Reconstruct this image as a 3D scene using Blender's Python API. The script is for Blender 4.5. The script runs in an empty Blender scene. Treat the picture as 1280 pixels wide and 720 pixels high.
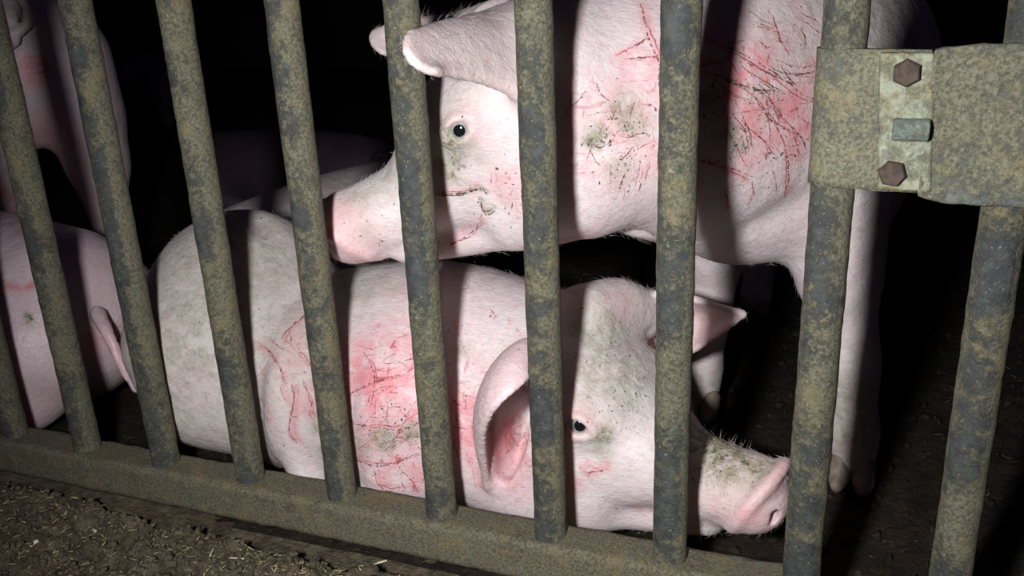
import bpy, bmesh, math, random, time
import numpy as np
from mathutils import Vector, Matrix, noise as mnoise
from mathutils.bvhtree import BVHTree
T0 = time.time()
rng = np.random.default_rng(7)
random.seed(7)
scene = bpy.context.scene
COL = scene.collection

# ------------------------------------------------------------------ camera
FPX, YAW, PIT, ROL = 1133.04, -.376573, .349729, -.0446748
CAM = np.array([.97703, -.725286, .624043])
_cy, _sy, _cp, _sp = math.cos(YAW), math.sin(YAW), math.cos(PIT), math.sin(PIT)
_F = np.array([_sy*_cp, _cy*_cp, -_sp]); _r = np.array([_cy, -_sy, 0.0]); _u = np.cross(_r, _F)
_RT = math.cos(ROL)*_r + math.sin(ROL)*_u
_UP = -math.sin(ROL)*_r + math.cos(ROL)*_u
cam_data = bpy.data.cameras.new('camera')
cam_data.sensor_width = 36.0
cam_data.lens = FPX/1280*36.0
cam_data.clip_start = .02
cam = bpy.data.objects.new('camera', cam_data); COL.objects.link(cam)
cam.matrix_world = Matrix(((_RT[0], _UP[0], -_F[0], CAM[0]), (_RT[1], _UP[1], -_F[1], CAM[1]), (_RT[2], _UP[2], -_F[2], CAM[2]), (0, 0, 0, 1)))
scene.camera = cam

# ------------------------------------------------------------------ world, torch, exposure
world = bpy.data.worlds.new('world'); scene.world = world; world.use_nodes = True
world.node_tree.nodes['Background'].inputs['Color'].default_value = (.5, .40, .9, 1)
world.node_tree.nodes['Background'].inputs['Strength'].default_value = .012
TORCH = CAM - .15*_RT + .02*_UP + .02*_F
ld = bpy.data.lights.new('torch', 'SPOT')
ld.energy = 57; ld.shadow_soft_size = .028; ld.spot_size = math.radians(106); ld.spot_blend = 1.0
ld.color = (.97, .965, 1.0)
torch = bpy.data.objects.new('torch', ld); COL.objects.link(torch)
torch.location = TORCH
_aim = np.array([.72, .10, .29])
torch.rotation_euler = Vector(_aim - TORCH).to_track_quat('-Z', 'Y').to_euler()
vs = scene.view_settings
vs.view_transform = 'Standard'; vs.look = 'None'; vs.gamma = 1; vs.use_curve_mapping = False
vs.exposure = 0.0


def at(x, y, Y):
    """point of the place seen at photo pixel (x, y), at Y metres behind the gate"""
    d = _RT*(x-640)/FPX - _UP*(y-360)/FPX + _F
    return CAM + d*(Y-CAM[1])/d[1]


def project(P):
    d = np.asarray(P, float) - CAM
    z = d @ _F
    return 640+FPX*(d @ _RT)/z, 360-FPX*(d @ _UP)/z, z


# ------------------------------------------------------------------ materials
def mat(name):
    m = bpy.data.materials.new(name); m.use_nodes = True
    nt = m.node_tree
    return m, nt, nt.nodes['Principled BSDF']


def N(nt, kind, **kw):
    n = nt.nodes.new(kind)
    for k, v in kw.items():
        if k in n.inputs.keys(): n.inputs[k].default_value = v
        else: setattr(n, k, v)
    return n


def L(nt, a, b): nt.links.new(a, b)


def mixc(nt, fac, a, b, blend='MIX'):
    n = nt.nodes.new('ShaderNodeMix'); n.data_type = 'RGBA'; n.blend_type = blend
    for sock, v in ((n.inputs[0], fac), (n.inputs[6], a), (n.inputs[7], b)):
        if hasattr(v, 'is_linked'): L(nt, v, sock)
        else: sock.default_value = v if not isinstance(v, tuple) else (*v, 1)[:4]
    return n.outputs[2]


def mth(nt, op, a, b=None, clamp=False):
    n = nt.nodes.new('ShaderNodeMath'); n.operation = op; n.use_clamp = clamp
    for i, v in enumerate((a, b)):
        if v is None: continue
        if hasattr(v, 'is_linked'): L(nt, v, n.inputs[i])
        else: n.inputs[i].default_value = v
    return n.outputs[0]


def ramp(nt, v, a, b):
    n = nt.nodes.new('ShaderNodeMapRange'); n.interpolation_type = 'SMOOTHSTEP'
    L(nt, v, n.inputs[0]); n.inputs[1].default_value = a; n.inputs[2].default_value = b
    return n.outputs[0]


def noi(nt, vec, scale, detail=4, rough=.55, dist=0.0):
    n = N(nt, 'ShaderNodeTexNoise', Scale=scale, Detail=detail, Roughness=rough, Distortion=dist)
    if vec is not None: L(nt, vec, n.inputs['Vector'])
    return n.outputs['Fac']


def bump(nt, bsdf, h, strength, dist, prev=None):
    n = N(nt, 'ShaderNodeBump', Strength=strength, Distance=dist)
    L(nt, h, n.inputs['Height'])
    if prev is not None: L(nt, prev, n.inputs['Normal'])
    L(nt, n.outputs[0], bsdf.inputs['Normal'])
    return n.outputs[0]


def skin_material(name, light=(.71, .635, .625), deep=(.645, .54, .54), rough=.5, muck=0.0, shade_mul=1.0):
    m, nt, b = mat(name)
    tc = N(nt, 'ShaderNodeTexCoord').outputs['Object']
    at_ = N(nt, 'ShaderNodeAttribute', attribute_name='marks')
    sep = N(nt, 'ShaderNodeSeparateColor'); L(nt, at_.outputs['Color'], sep.inputs[0])
    red, dirt, scr = sep.outputs[0], sep.outputs[1], sep.outputs[2]
    pink = at_.outputs['Alpha']
    base = mixc(nt, ramp(nt, noi(nt, tc, 9, 3), .35, .7), light, deep)
    # fine mottling of the skin
    base = mixc(nt, mth(nt, 'MULTIPLY', ramp(nt, noi(nt, tc, 120, 3), .45, .75), .40), base, (.62, .43, .43))
    hm = N(nt, 'ShaderNodeMapping'); hm.inputs['Scale'].default_value = (70, 330, 230); hm.inputs['Rotation'].default_value = (0, .5, .3); L(nt, tc, hm.inputs[0])
    base = mixc(nt, mth(nt, 'MULTIPLY', ramp(nt, noi(nt, hm.outputs[0], 1.0, 4, .7), .42, .70), .38), base, (.47, .39, .36))
    base = mixc(nt, mth(nt, 'MULTIPLY', ramp(nt, noi(nt, tc, 26, 5, .65), .48, .70), .30), base, (.52, .47, .42))
    base = mixc(nt, mth(nt, 'MULTIPLY', pink, .85, True), base, (.70, .36, .37))
    # inflamed skin, broken up
    pat = ramp(nt, noi(nt, tc, 34, 5, .65), .36, .62)
    rf = mth(nt, 'MULTIPLY', red, mth(nt, 'ADD', mth(nt, 'MULTIPLY', pat, .75), .25), True)
    base = mixc(nt, mth(nt, 'MULTIPLY', rf, .85, True), base, (.64, .17, .20))
    # fine scratches inside the inflamed skin
    mp = N(nt, 'ShaderNodeMapping'); mp.inputs['Scale'].default_value = (40, 40, 190); mp.inputs['Rotation'].default_value = (0, .7, .4)
    L(nt, tc, mp.inputs[0])
    s1 = ramp(nt, noi(nt, mp.outputs[0], 1.0, 3, .6, .6), .60, .68)
    mp2 = N(nt, 'ShaderNodeMapping'); mp2.inputs['Scale'].default_value = (200, 45, 45); mp2.inputs['Rotation'].default_value = (.5, .3, -.5)
    L(nt, tc, mp2.inputs[0])
    s2 = ramp(nt, noi(nt, mp2.outputs[0], 1.0, 3, .6, .6), .61, .69)
    ss = mth(nt, 'MULTIPLY', mth(nt, 'MAXIMUM', s1, s2), mth(nt, 'MULTIPLY', red, 1.1, True), True)
    base = mixc(nt, mth(nt, 'MULTIPLY', ss, .8), base, (.36, .045, .06))
    # scab strokes, beaded, and the shade painted in the ear hollow
    brk = ramp(nt, noi(nt, tc, 170, 3, .7), .38, .56)
    sf = mth(nt, 'MULTIPLY', ramp(nt, scr, .25, .6), mth(nt, 'ADD', mth(nt, 'MULTIPLY', brk, .7), .3), True)
    scol = mixc(nt, ramp(nt, noi(nt, tc, 60, 2), .4, .6), (.40, .06, .07), (.13, .055, .045))
    base = mixc(nt, sf, base, scol)
    # dung, greenish, in patches and specks; a film for grazing light on one ear
    dn = ramp(nt, noi(nt, tc, 70, 6, .7), .38, .62)
    df = mth(nt, 'MULTIPLY', mth(nt, 'ADD', dirt, muck), mth(nt, 'ADD', mth(nt, 'MULTIPLY', dn, .8), .2), True)
    dcol = mixc(nt, ramp(nt, noi(nt, tc, 200, 3), .48, .66), (.26, .235, .15), (.075, .062, .04))
    film = mth(nt, 'MULTIPLY', mth(nt, 'ADD', dirt, muck), ramp(nt, noi(nt, tc, 22, 5, .65), .18, .55), True)
    base = mixc(nt, mth(nt, 'MULTIPLY', film, .85), base, (.43, .43, .36))
    base = mixc(nt, mth(nt, 'MULTIPLY', df, mth(nt, 'ADD', mth(nt, 'MULTIPLY', dirt, 1.2), .15), True), base, dcol)
    sp = ramp(nt, noi(nt, tc, 240, 2, .5), .71, .75)
    base = mixc(nt, mth(nt, 'MULTIPLY', sp, mth(nt, 'ADD', mth(nt, 'MULTIPLY', dirt, .8, True), .12), True), base, (.10, .07, .045))
    if shade_mul < 1: base = mixc(nt, 1.0, base, (shade_mul, shade_mul*.8, shade_mul), 'MULTIPLY')  # darkens the whole skin: shade put into the colour
    L(nt, base, b.inputs['Base Color'])
    b.inputs['Roughness'].default_value = rough
    b.inputs['Specular IOR Level'].default_value = .35
    b.inputs['Subsurface Weight'].default_value = .3
    b.inputs['Subsurface Radius'].default_value = (.016, .005, .004)
    b.inputs['Subsurface Scale'].default_value = 1.0
    p = bump(nt, b, noi(nt, tc, 48, 5, .65), .42, .006)
    hs = N(nt, 'ShaderNodeMapping'); hs.inputs['Scale'].default_value = (90, 500, 500); L(nt, tc, hs.inputs[0])
    p = bump(nt, b, noi(nt, hs.outputs[0], 1.0, 3), .45, .0014, p)
    p = bump(nt, b, mth(nt, 'ADD', df, mth(nt, 'MULTIPLY', sf, .6)), .5, .0012, p)
    return m


def crust_material(name, steel=(.036, .040, .040), crust=(.150, .142, .095), amount=.5, paint=None, rubbed=False):
    m, nt, b = mat(name)
    co = N(nt, 'ShaderNodeTexCoord').outputs['Object']
    oi = N(nt, 'ShaderNodeObjectInfo').outputs['Random']
    ad = N(nt, 'ShaderNodeVectorMath'); ad.operation = 'ADD'; L(nt, co, ad.inputs[0])
    cb = N(nt, 'ShaderNodeCombineXYZ'); L(nt, mth(nt, 'MULTIPLY', oi, 9.0), cb.inputs[2]); L(nt, cb.outputs[0], ad.inputs[1])
    tc = ad.outputs[0]
    big = noi(nt, tc, 14, 5, .65, .5)
    fine = noi(nt, tc, 120, 6, .75)
    sig = mth(nt, 'ADD', big, mth(nt, 'MULTIPLY', fine, .75))
    if rubbed:      # the face towards the passage is worn down to bare steel, dung stays on the flanks
        sp = N(nt, 'ShaderNodeSeparateXYZ'); L(nt, co, sp.inputs[0])
        fr = ramp(nt, mth(nt, 'ADD', mth(nt, 'MULTIPLY', sp.outputs[1], -1.0), mth(nt, 'MULTIPLY', sp.outputs[0], -.25)), .004, .0145)
        fr = mth(nt, 'MULTIPLY', fr, ramp(nt, noi(nt, tc, 5, 2), .30, .55))
        sig = mth(nt, 'SUBTRACT', sig, mth(nt, 'MULTIPLY', fr, .19))
    cov = ramp(nt, sig, 1.02-amount*.5, 1.14-amount*.42)
    c2 = mixc(nt, ramp(nt, noi(nt, tc, 360, 4, .7), .36, .66), crust, (crust[0]*.42, crust[1]*.42, crust[2]*.42))
    c2 = mixc(nt, mth(nt, 'MULTIPLY', ramp(nt, noi(nt, tc, 40, 4), .5, .7), .5), c2, (crust[0]*1.2, crust[1]*1.05, crust[2]*.75))
    st = mixc(nt, ramp(nt, noi(nt, tc, 90, 5, .7), .38, .66), steel, (steel[0]*1.8, steel[1]*1.75, steel[2]*1.6))
    base = mixc(nt, cov, st, c2)
    if paint:
        base = mixc(nt, mth(nt, 'MULTIPLY', ramp(nt, mth(nt, 'ADD', noi(nt, tc, 90, 6, .75), mth(nt, 'MULTIPLY', big, .3)), .60, .72), .8), base, paint)
    fl = ramp(nt, noi(nt, tc, 420, 2, .5), .67, .72)
    base = mixc(nt, mth(nt, 'MULTIPLY', fl, .55), base, (.36, .33, .20))
    gr = ramp(nt, noi(nt, tc, 70, 2), .60, .72)
    base = mixc(nt, mth(nt, 'MULTIPLY', gr, .3), base, (.09, .14, .11))
    L(nt, base, b.inputs['Base Color'])
    rr = N(nt, 'ShaderNodeMapRange'); L(nt, cov, rr.inputs[0]); rr.inputs[3].default_value = .5; rr.inputs[4].default_value = .88
    L(nt, rr.outputs[0], b.inputs['Roughness'])
    b.inputs['Specular IOR Level'].default_value = .3
    p = bump(nt, b, cov, .6, .0018)
    p = bump(nt, b, noi(nt, tc, 260, 5, .75), .9, .002, p)
    return m


def soil_material(name, a, c, fleck=.5):
    m, nt, b = mat(name)
    tc = N(nt, 'ShaderNodeTexCoord').outputs['Object']
    base = mixc(nt, ramp(nt, noi(nt, tc, 28, 6, .7), .35, .68), a, c)
    base = mixc(nt, ramp(nt, noi(nt, tc, 130, 4, .7), .45, .7), base, tuple(v*.35 for v in a))
    mp = N(nt, 'ShaderNodeMapping'); mp.inputs['Scale'].default_value = (60, 230, 100); mp.inputs['Rotation'].default_value = (0, 0, .5); L(nt, tc, mp.inputs[0])
    fl = ramp(nt, noi(nt, mp.outputs[0], 1.0, 3, .6, 1.2), .64, .72)
    base = mixc(nt, mth(nt, 'MULTIPLY', fl, fleck), base, (.26, .21, .11))
    L(nt, base, b.inputs['Base Color'])
    b.inputs['Roughness'].default_value = .8
    b.inputs['Specular IOR Level'].default_value = .2
    p = bump(nt, b, noi(nt, tc, 45, 6, .7), .8, .012)
    bump(nt, b, noi(nt, tc, 210, 4, .7), .8, .004, p)
    return m


def plain(name, col, rough=.7, var=.4, scale=60, spec=.3):
    m, nt, b = mat(name)
    tc = N(nt, 'ShaderNodeTexCoord').outputs['Object']
    c = mixc(nt, ramp(nt, noi(nt, tc, scale, 4), .35, .7), col, tuple(v*(1-var) for v in col))
    L(nt, c, b.inputs['Base Color']); b.inputs['Roughness'].default_value = rough
    b.inputs['Specular IOR Level'].default_value = spec
    bump(nt, b, noi(nt, tc, scale*4, 4), .4, .001)
    return m


def mark_material(name, a, c, alpha):
    m, nt, b = mat(name)
    tc = N(nt, 'ShaderNodeTexCoord').outputs['Object']
    L(nt, mixc(nt, ramp(nt, noi(nt, tc, 130, 3), .38, .62), a, c), b.inputs['Base Color'])
    L(nt, mth(nt, 'MULTIPLY', mth(nt, 'ADD', mth(nt, 'MULTIPLY', ramp(nt, noi(nt, tc, 260, 3, .6), .36, .56), .75), .25), alpha, True), b.inputs['Alpha'])
    b.inputs['Roughness'].default_value = .7; b.inputs['Specular IOR Level'].default_value = .2
    return m


def eye_material():
    m, nt, b = mat('eyeball')
    tc = N(nt, 'ShaderNodeTexCoord').outputs['Object']
    s = N(nt, 'ShaderNodeSeparateXYZ'); L(nt, tc, s.inputs[0])
    z = s.outputs[2]
    iris = ramp(nt, z, .0088, .0094); pup = ramp(nt, z, .0109, .0113)
    c = mixc(nt, iris, (.78, .74, .74), mixc(nt, ramp(nt, noi(nt, tc, 900, 3), .3, .7), (.16, .18, .17), (.30, .31, .27)))
    c = mixc(nt, pup, c, (.006, .007, .01))
    L(nt, c, b.inputs['Base Color']); b.inputs['Roughness'].default_value = .08
    b.inputs['Coat Weight'].default_value = 1; b.inputs['Coat Roughness'].default_value = .02
    return m


M = {}
M['skin'] = skin_material('pig_skin')
M['skin_wet'] = skin_material('pig_skin_wet', (.70, .57, .60), (.62, .45, .50), .25)
M['skin_shaded'] = skin_material('pig_skin_shaded', (.30, .20, .27), (.20, .13, .18), .6, .3, .14)  # far pigs: their dim light is painted into the skin colour
M['bar'] = crust_material('crusted_bar', amount=.78, rubbed=True)
M['rail'] = crust_material('muddy_rail', crust=(.150, .135, .088), amount=.95)
M['plate'] = crust_material('hinge_plate_steel', steel=(.085, .092, .085), crust=(.185, .178, .120), amount=.6)
M['clamp'] = crust_material('painted_clamp', steel=(.15, .16, .12), crust=(.24, .22, .14), amount=.55, paint=(.30, .33, .24))
M['rust'] = plain('rusty_bolt', (.070, .050, .038), .85, .5, 150)
M['pin'] = crust_material('pin_steel', steel=(.12, .15, .13), crust=(.19, .19, .13), amount=.35)
M['soil'] = soil_material('dung_soil', (.165, .135, .088), (.070, .055, .036), .8)
M['floor'] = soil_material('wet_floor', (.034, .025, .015), (.014, .010, .007), .35)
M['wall'] = plain('dark_wall', (.02, .018, .018), .9, .5, 8)
M['straw'] = plain('straw', (.42, .35, .19), .7, .5, 90)
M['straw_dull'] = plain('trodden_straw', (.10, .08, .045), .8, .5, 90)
M['straw_pale'] = plain('pale_straw', (.62, .57, .42), .65, .25, 60)
M['hair'] = plain('bristle', (.80, .76, .70), .5, .1, 30)
M['hoof'] = plain('hoof_horn', (.27, .21, .16), .55, .45, 70)
M['eye'] = eye_material()
M['scratches'] = mark_material('scratch', (.52, .12, .14), (.38, .06, .08), .7)
M['scabs'] = mark_material('scab', (.20, .07, .06), (.09, .045, .035), .9)
M['dung_specks'] = mark_material('dung_speck', (.12, .10, .06), (.055, .045, .03), .95)


# ------------------------------------------------------------------ object helpers
def link(name, me, material, parent=None, loc=None):
    o = bpy.data.objects.new(name, me)
    if material is not None and not me.materials: me.materials.append(material)
    COL.objects.link(o)
    if parent is not None: o.parent = parent
    if loc is not None: o.location = loc
    return o


def tag(o, label, cat, group=None, kind=None):
    o['label'] = label
    if cat: o['category'] = cat
    if group: o['group'] = group
    if kind: o['kind'] = kind
    return o


def np_mesh(name, v, f, smooth=True):
    me = bpy.data.meshes.new(name)
    v = np.ascontiguousarray(v, np.float32); f = np.ascontiguousarray(f, np.int32)
    k = f.shape[1]
    me.vertices.add(len(v)); me.vertices.foreach_set('co', v.ravel())
    me.loops.add(f.size); me.loops.foreach_set('vertex_index', f.ravel())
    me.polygons.add(len(f))
    me.polygons.foreach_set('loop_start', np.arange(0, f.size, k, dtype=np.int32))
    me.polygons.foreach_set('loop_total', np.full(len(f), k, np.int32))
    if smooth: me.polygons.foreach_set('use_smooth', np.ones(len(f), bool))
    me.update(calc_edges=True); me.validate()
    return me


def bm_mesh(name, bm, smooth=True):
    me = bpy.data.meshes.new(name); bm.normal_update(); bm.to_mesh(me); bm.free()
    if smooth:
        for p in me.polygons: p.use_smooth = True
    return me


# ------------------------------------------------------------------ implicit modelling (smooth unions, meshed by surface nets)
def unit(v):
    v = np.asarray(v, float); return v/np.linalg.norm(v)


def catmull(P, n):
    P = np.asarray(P, float)
    if len(P) == 1: return np.repeat(P, n, 0)
    Q = np.vstack([2*P[0]-P[1], P, 2*P[-1]-P[-2]])
    t = np.linspace(0, len(P)-1, n); i = np.minimum(t.astype(int), len(P)-2); u = (t-i)[:, None]
    a, b, c, d = Q[i], Q[i+1], Q[i+2], Q[i+3]
    return .5*((2*b)+(-a+c)*u+(2*a-5*b+4*c-d)*u**2+(-a+3*b-3*c+d)*u**3)


def smin(a, b, k):
    h = np.maximum(k-np.abs(a-b), 0)/k
    return np.minimum(a, b)-h*h*k*.25


class Field:
    def __init__(s, lo, hi, h):
        s.h = h; s.lo = np.asarray(lo, float)
        s.ax = [np.arange(lo[i], hi[i]+h, h, dtype=np.float32) for i in range(3)]
        s.F = np.full([len(a) for a in s.ax], 1.0, np.float32)

    def box(s, lo, hi):
        sl = []
        for i in range(3):
            a = max(0, int((lo[i]-s.lo[i])/s.h)); b = min(len(s.ax[i]), int((hi[i]-s.lo[i])/s.h)+2)
            if b <= a: return None
            sl.append(slice(a, b))
        return tuple(sl)

    def pts(s, sl):
        return s.ax[0][sl[0]][:, None, None], s.ax[1][sl[1]][None, :, None], s.ax[2][sl[2]][None, None, :]

    def sweep(s, P, w, hh=None, up=(0, 0, 1), k=.02, n=None, sub=False, fr=None, rt=None):
        """union of ellipsoids along a curve; w / hh = half width / half height at the control points"""
        P = np.atleast_2d(np.asarray(P, float)); m = len(P)
        w = np.broadcast_to(np.asarray(w, float), (m,)); hh = w if hh is None else np.broadcast_to(np.asarray(hh, float), (m,))
        if fr is not None:
            P = fr.p(P); w = w*fr.s; hh = hh*fr.s; up = fr.v(up)
            if rt: rt = rt*fr.s
        if m > 1:
            ln = np.linalg.norm(np.diff(P, axis=0), axis=1).sum()
            if n is None: n = int(max(6, min(40, ln/(.22*min(w.min(), hh.min())))))
            tt = np.linspace(0, m-1, n)
            C = catmull(P, n); w = np.interp(tt, range(m), w); hh = np.interp(tt, range(m), hh)
            T = np.gradient(C, axis=0)
        else:
            n = 1; C = P; T = np.array([[1.0, 0, 0]]) if fr is None else fr.v((1, 0, 0))[None]
        pad = k+2.5*s.h
        R = np.maximum(w, hh).max()+pad
        if rt: R = max(R, rt+pad)
        sl = s.box(C.min(0)-R, C.max(0)+R)
        if sl is None: return
        tmp = np.full(s.F[sl].shape, 1.0, np.float32)
        off = [sl[i].start for i in range(3)]
        for j in range(n):
            t = unit(T[j]); W = np.cross(np.asarray(up, float), t)
            W = unit(W) if np.linalg.norm(W) > 1e-5 else unit(np.cross((0, 1, 0), t))
            H = np.cross(t, W)
            a, b, c = (rt or min(w[j], hh[j])), w[j], hh[j]
            r = max(a, b, c)+pad
            q = s.box(C[j]-r, C[j]+r)
            if q is None: continue
            X, Y, Z = s.pts(q)
            X = X-np.float32(C[j][0]); Y = Y-np.float32(C[j][1]); Z = Z-np.float32(C[j][2])
            ex = X*np.float32(t[0])+Y*np.float32(t[1])+Z*np.float32(t[2])
            ey = X*np.float32(W[0])+Y*np.float32(W[1])+Z*np.float32(W[2])
            ez = X*np.float32(H[0])+Y*np.float32(H[1])+Z*np.float32(H[2])
            if a == b == c: d = np.sqrt(ex*ex+ey*ey+ez*ez)-np.float32(a)
            else:
                ex /= np.float32(a); ey /= np.float32(b); ez /= np.float32(c)
                k0 = np.sqrt(ex*ex+ey*ey+ez*ez)
                ex /= np.float32(a); ey /= np.float32(b); ez /= np.float32(c)
                k1 = np.sqrt(ex*ex+ey*ey+ez*ez)+np.float32(1e-6)
                d = k0*(k0-1)/k1
            qs = tuple(slice(q[i].start-off[i], q[i].stop-off[i]) for i in range(3))
            tmp[qs] = np.minimum(tmp[qs], d)
        if sub: s.F[sl] = -smin(-s.F[sl], tmp, k)
        else: s.F[sl] = smin(s.F[sl], tmp, k)

    def sheet(s, G, r0, r1, k=.012, nu=34, nv=34):
        """curved sheet (an ear) from a grid of control points [v][u], thickness radius r0 at the base to r1 at the rim"""
        G = np.asarray(G, float); nv_, nu_ = G.shape[:2]

        def bern(n, t):
            return np.array([math.comb(n-1, i)*t**i*(1-t)**(n-1-i) for i in range(n)]).T
        Bu, Bv = bern(nu_, np.linspace(0, 1, nu)), bern(nv_, np.linspace(0, 1, nv))
        S = np.einsum('av,bu,vuc->abc', Bv, Bu, G)
        R = r0+k+2.5*s.h
        flat = S.reshape(-1, 3)
        sl = s.box(flat.min(0)-R, flat.max(0)+R)
        tmp = np.full(s.F[sl].shape, 1.0, np.float32); off = [sl[i].start for i in range(3)]
        rr = np.repeat(np.linspace(r0, r1, nv), nu)
        for c, r in zip(flat, rr):
            q = s.box(c-r-k-2*s.h, c+r+k+2*s.h)
            X, Y, Z = s.pts(q)
            d = np.sqrt((X-np.float32(c[0]))**2+(Y-np.float32(c[1]))**2+(Z-np.float32(c[2]))**2)-np.float32(r)
            qs = tuple(slice(q[i].start-off[i], q[i].stop-off[i]) for i in range(3))
            tmp[qs] = np.minimum(tmp[qs], d)
        s.F[sl] = smin(s.F[sl], tmp, k)
        return S

    def crease(s, P, amp, width, fr=None, n=30):
        """amp > 0 cuts a groove, amp < 0 raises a welt"""
        P = np.asarray(P, float)
        if fr is not None: P = fr.p(P); amp *= fr.s; width *= fr.s
        C = catmull(P, n); R = width*2.6
        sl = s.box(C.min(0)-R, C.max(0)+R); X, Y, Z = s.pts(sl)
        d = np.full(s.F[sl].shape, 1.0, np.float32)
        for c in C: d = np.minimum(d, (X-c[0])**2+(Y-c[1])**2+(Z-c[2])**2)
        s.F[sl] += (amp*np.exp(-d/width**2)).astype(np.float32)

    def value(s, p):
        i = [int(round((p[k]-s.lo[k])/s.h)) for k in range(3)]
        return s.F[tuple(np.clip(i[k], 0, s.F.shape[k]-1) for k in range(3))]

    def surface_from(s, p, d, step=.001, far=.15):
        p = np.asarray(p, float); d = unit(d); prev = None
        for j in range(int(far/step)):
            q = p+d*j*step
            if s.value(q) < 0: return q
        return p

    def mesh(s, smooth=1):
        F = s.F; In = F < 0
        nx, ny, nz = [v-1 for v in F.shape]
        cnt = np.zeros((nx, ny, nz), np.uint8)
        cor = [(i, j, k) for i in (0, 1) for j in (0, 1) for k in (0, 1)]
        for i, j, k in cor: cnt += In[i:i+nx, j:j+ny, k:k+nz]
        act = (cnt > 0) & (cnt < 8)
        idx = np.argwhere(act); ids = np.full((nx, ny, nz), -1, np.int32); ids[act] = np.arange(len(idx))
        vals = {c: F[idx[:, 0]+c[0], idx[:, 1]+c[1], idx[:, 2]+c[2]] for c in cor}
        acc = np.zeros((len(idx), 3)); m = np.zeros(len(idx))
        for a in cor:
            for ax in range(3):
                if a[ax]: continue
                b = tuple(a[q]+(q == ax) for q in range(3))
                va, vb = vals[a], vals[b]; x = (va < 0) != (vb < 0)
                t = np.where(x, va/np.where(x, va-vb, 1), 0)
                p = np.tile(np.array(a, float), (len(idx), 1)); p[:, ax] += t
                acc += p*x[:, None]; m += x
        V = s.lo+(idx+acc/m[:, None])*s.h
        quads = []
        for ax in range(3):
            o = [0, 0, 0]; o[ax] = 1
            A = In[:F.shape[0]-o[0], :F.shape[1]-o[1], :F.shape[2]-o[2]]; B = In[o[0]:, o[1]:, o[2]:]
            e = np.argwhere(A != B); u, v = (ax+1) % 3, (ax+2) % 3
            e = e[(e[:, u] > 0) & (e[:, v] > 0) & (e[:, u] < F.shape[u]-1) & (e[:, v] < F.shape[v]-1)]
            sgn = A[e[:, 0], e[:, 1], e[:, 2]]

            def cell(du, dv):
                c = e.copy(); c[:, u] -= du; c[:, v] -= dv; return ids[c[:, 0], c[:, 1], c[:, 2]]
            q = np.stack([cell(1, 1), cell(0, 1), cell(0, 0), cell(1, 0)], 1)
            q[~sgn] = q[~sgn][:, ::-1]
            quads.append(q)
        Q = np.vstack(quads); Q = Q[(Q >= 0).all(1)]
        for _ in range(smooth):
            S = np.zeros_like(V); c = np.zeros(len(V))
            for a in range(4):
                i, j = Q[:, a], Q[:, (a+1) % 4]
                for q in range(3):
                    S[:, q] += np.bincount(i, V[j, q], len(V))
                c += np.bincount(i, minlength=len(V))
            V = .5*V+.5*S/np.maximum(c, 1)[:, None]
        return V, Q


def normals_of(V, Q):
    n = np.cross(V[Q[:, 2]]-V[Q[:, 0]], V[Q[:, 3]]-V[Q[:, 1]])
    out = np.zeros_like(V)
    for a in range(4):
        for c in range(3): out[:, c] += np.bincount(Q[:, a], n[:, c], len(V))
    return out/np.maximum(np.linalg.norm(out, axis=1), 1e-12)[:, None]


class Frame:
    """a local frame: x forward, y left, z up"""
    def __init__(s, o, yaw=0, pitch=0, roll=0, sc=1.0):
        a, b, c = (math.radians(v) for v in (yaw, pitch, roll))
        ca, sa, cb, sb, cc, sn = math.cos(a), math.sin(a), math.cos(b), math.sin(b), math.cos(c), math.sin(c)
        s.R = np.array([[ca, -sa, 0], [sa, ca, 0], [0, 0, 1]]) @ np.array([[cb, 0, sb], [0, 1, 0], [-sb, 0, cb]]) @ np.array([[1, 0, 0], [0, cc, -sn], [0, sn, cc]])
        s.o = np.asarray(o, float); s.s = sc

    def p(s, P): return s.s*(np.asarray(P, float) @ s.R.T)+s.o
    def v(s, d): return np.asarray(d, float) @ s.R.T
    def inv(s, P): return ((np.asarray(P, float)-s.o) @ s.R)/s.s


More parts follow.
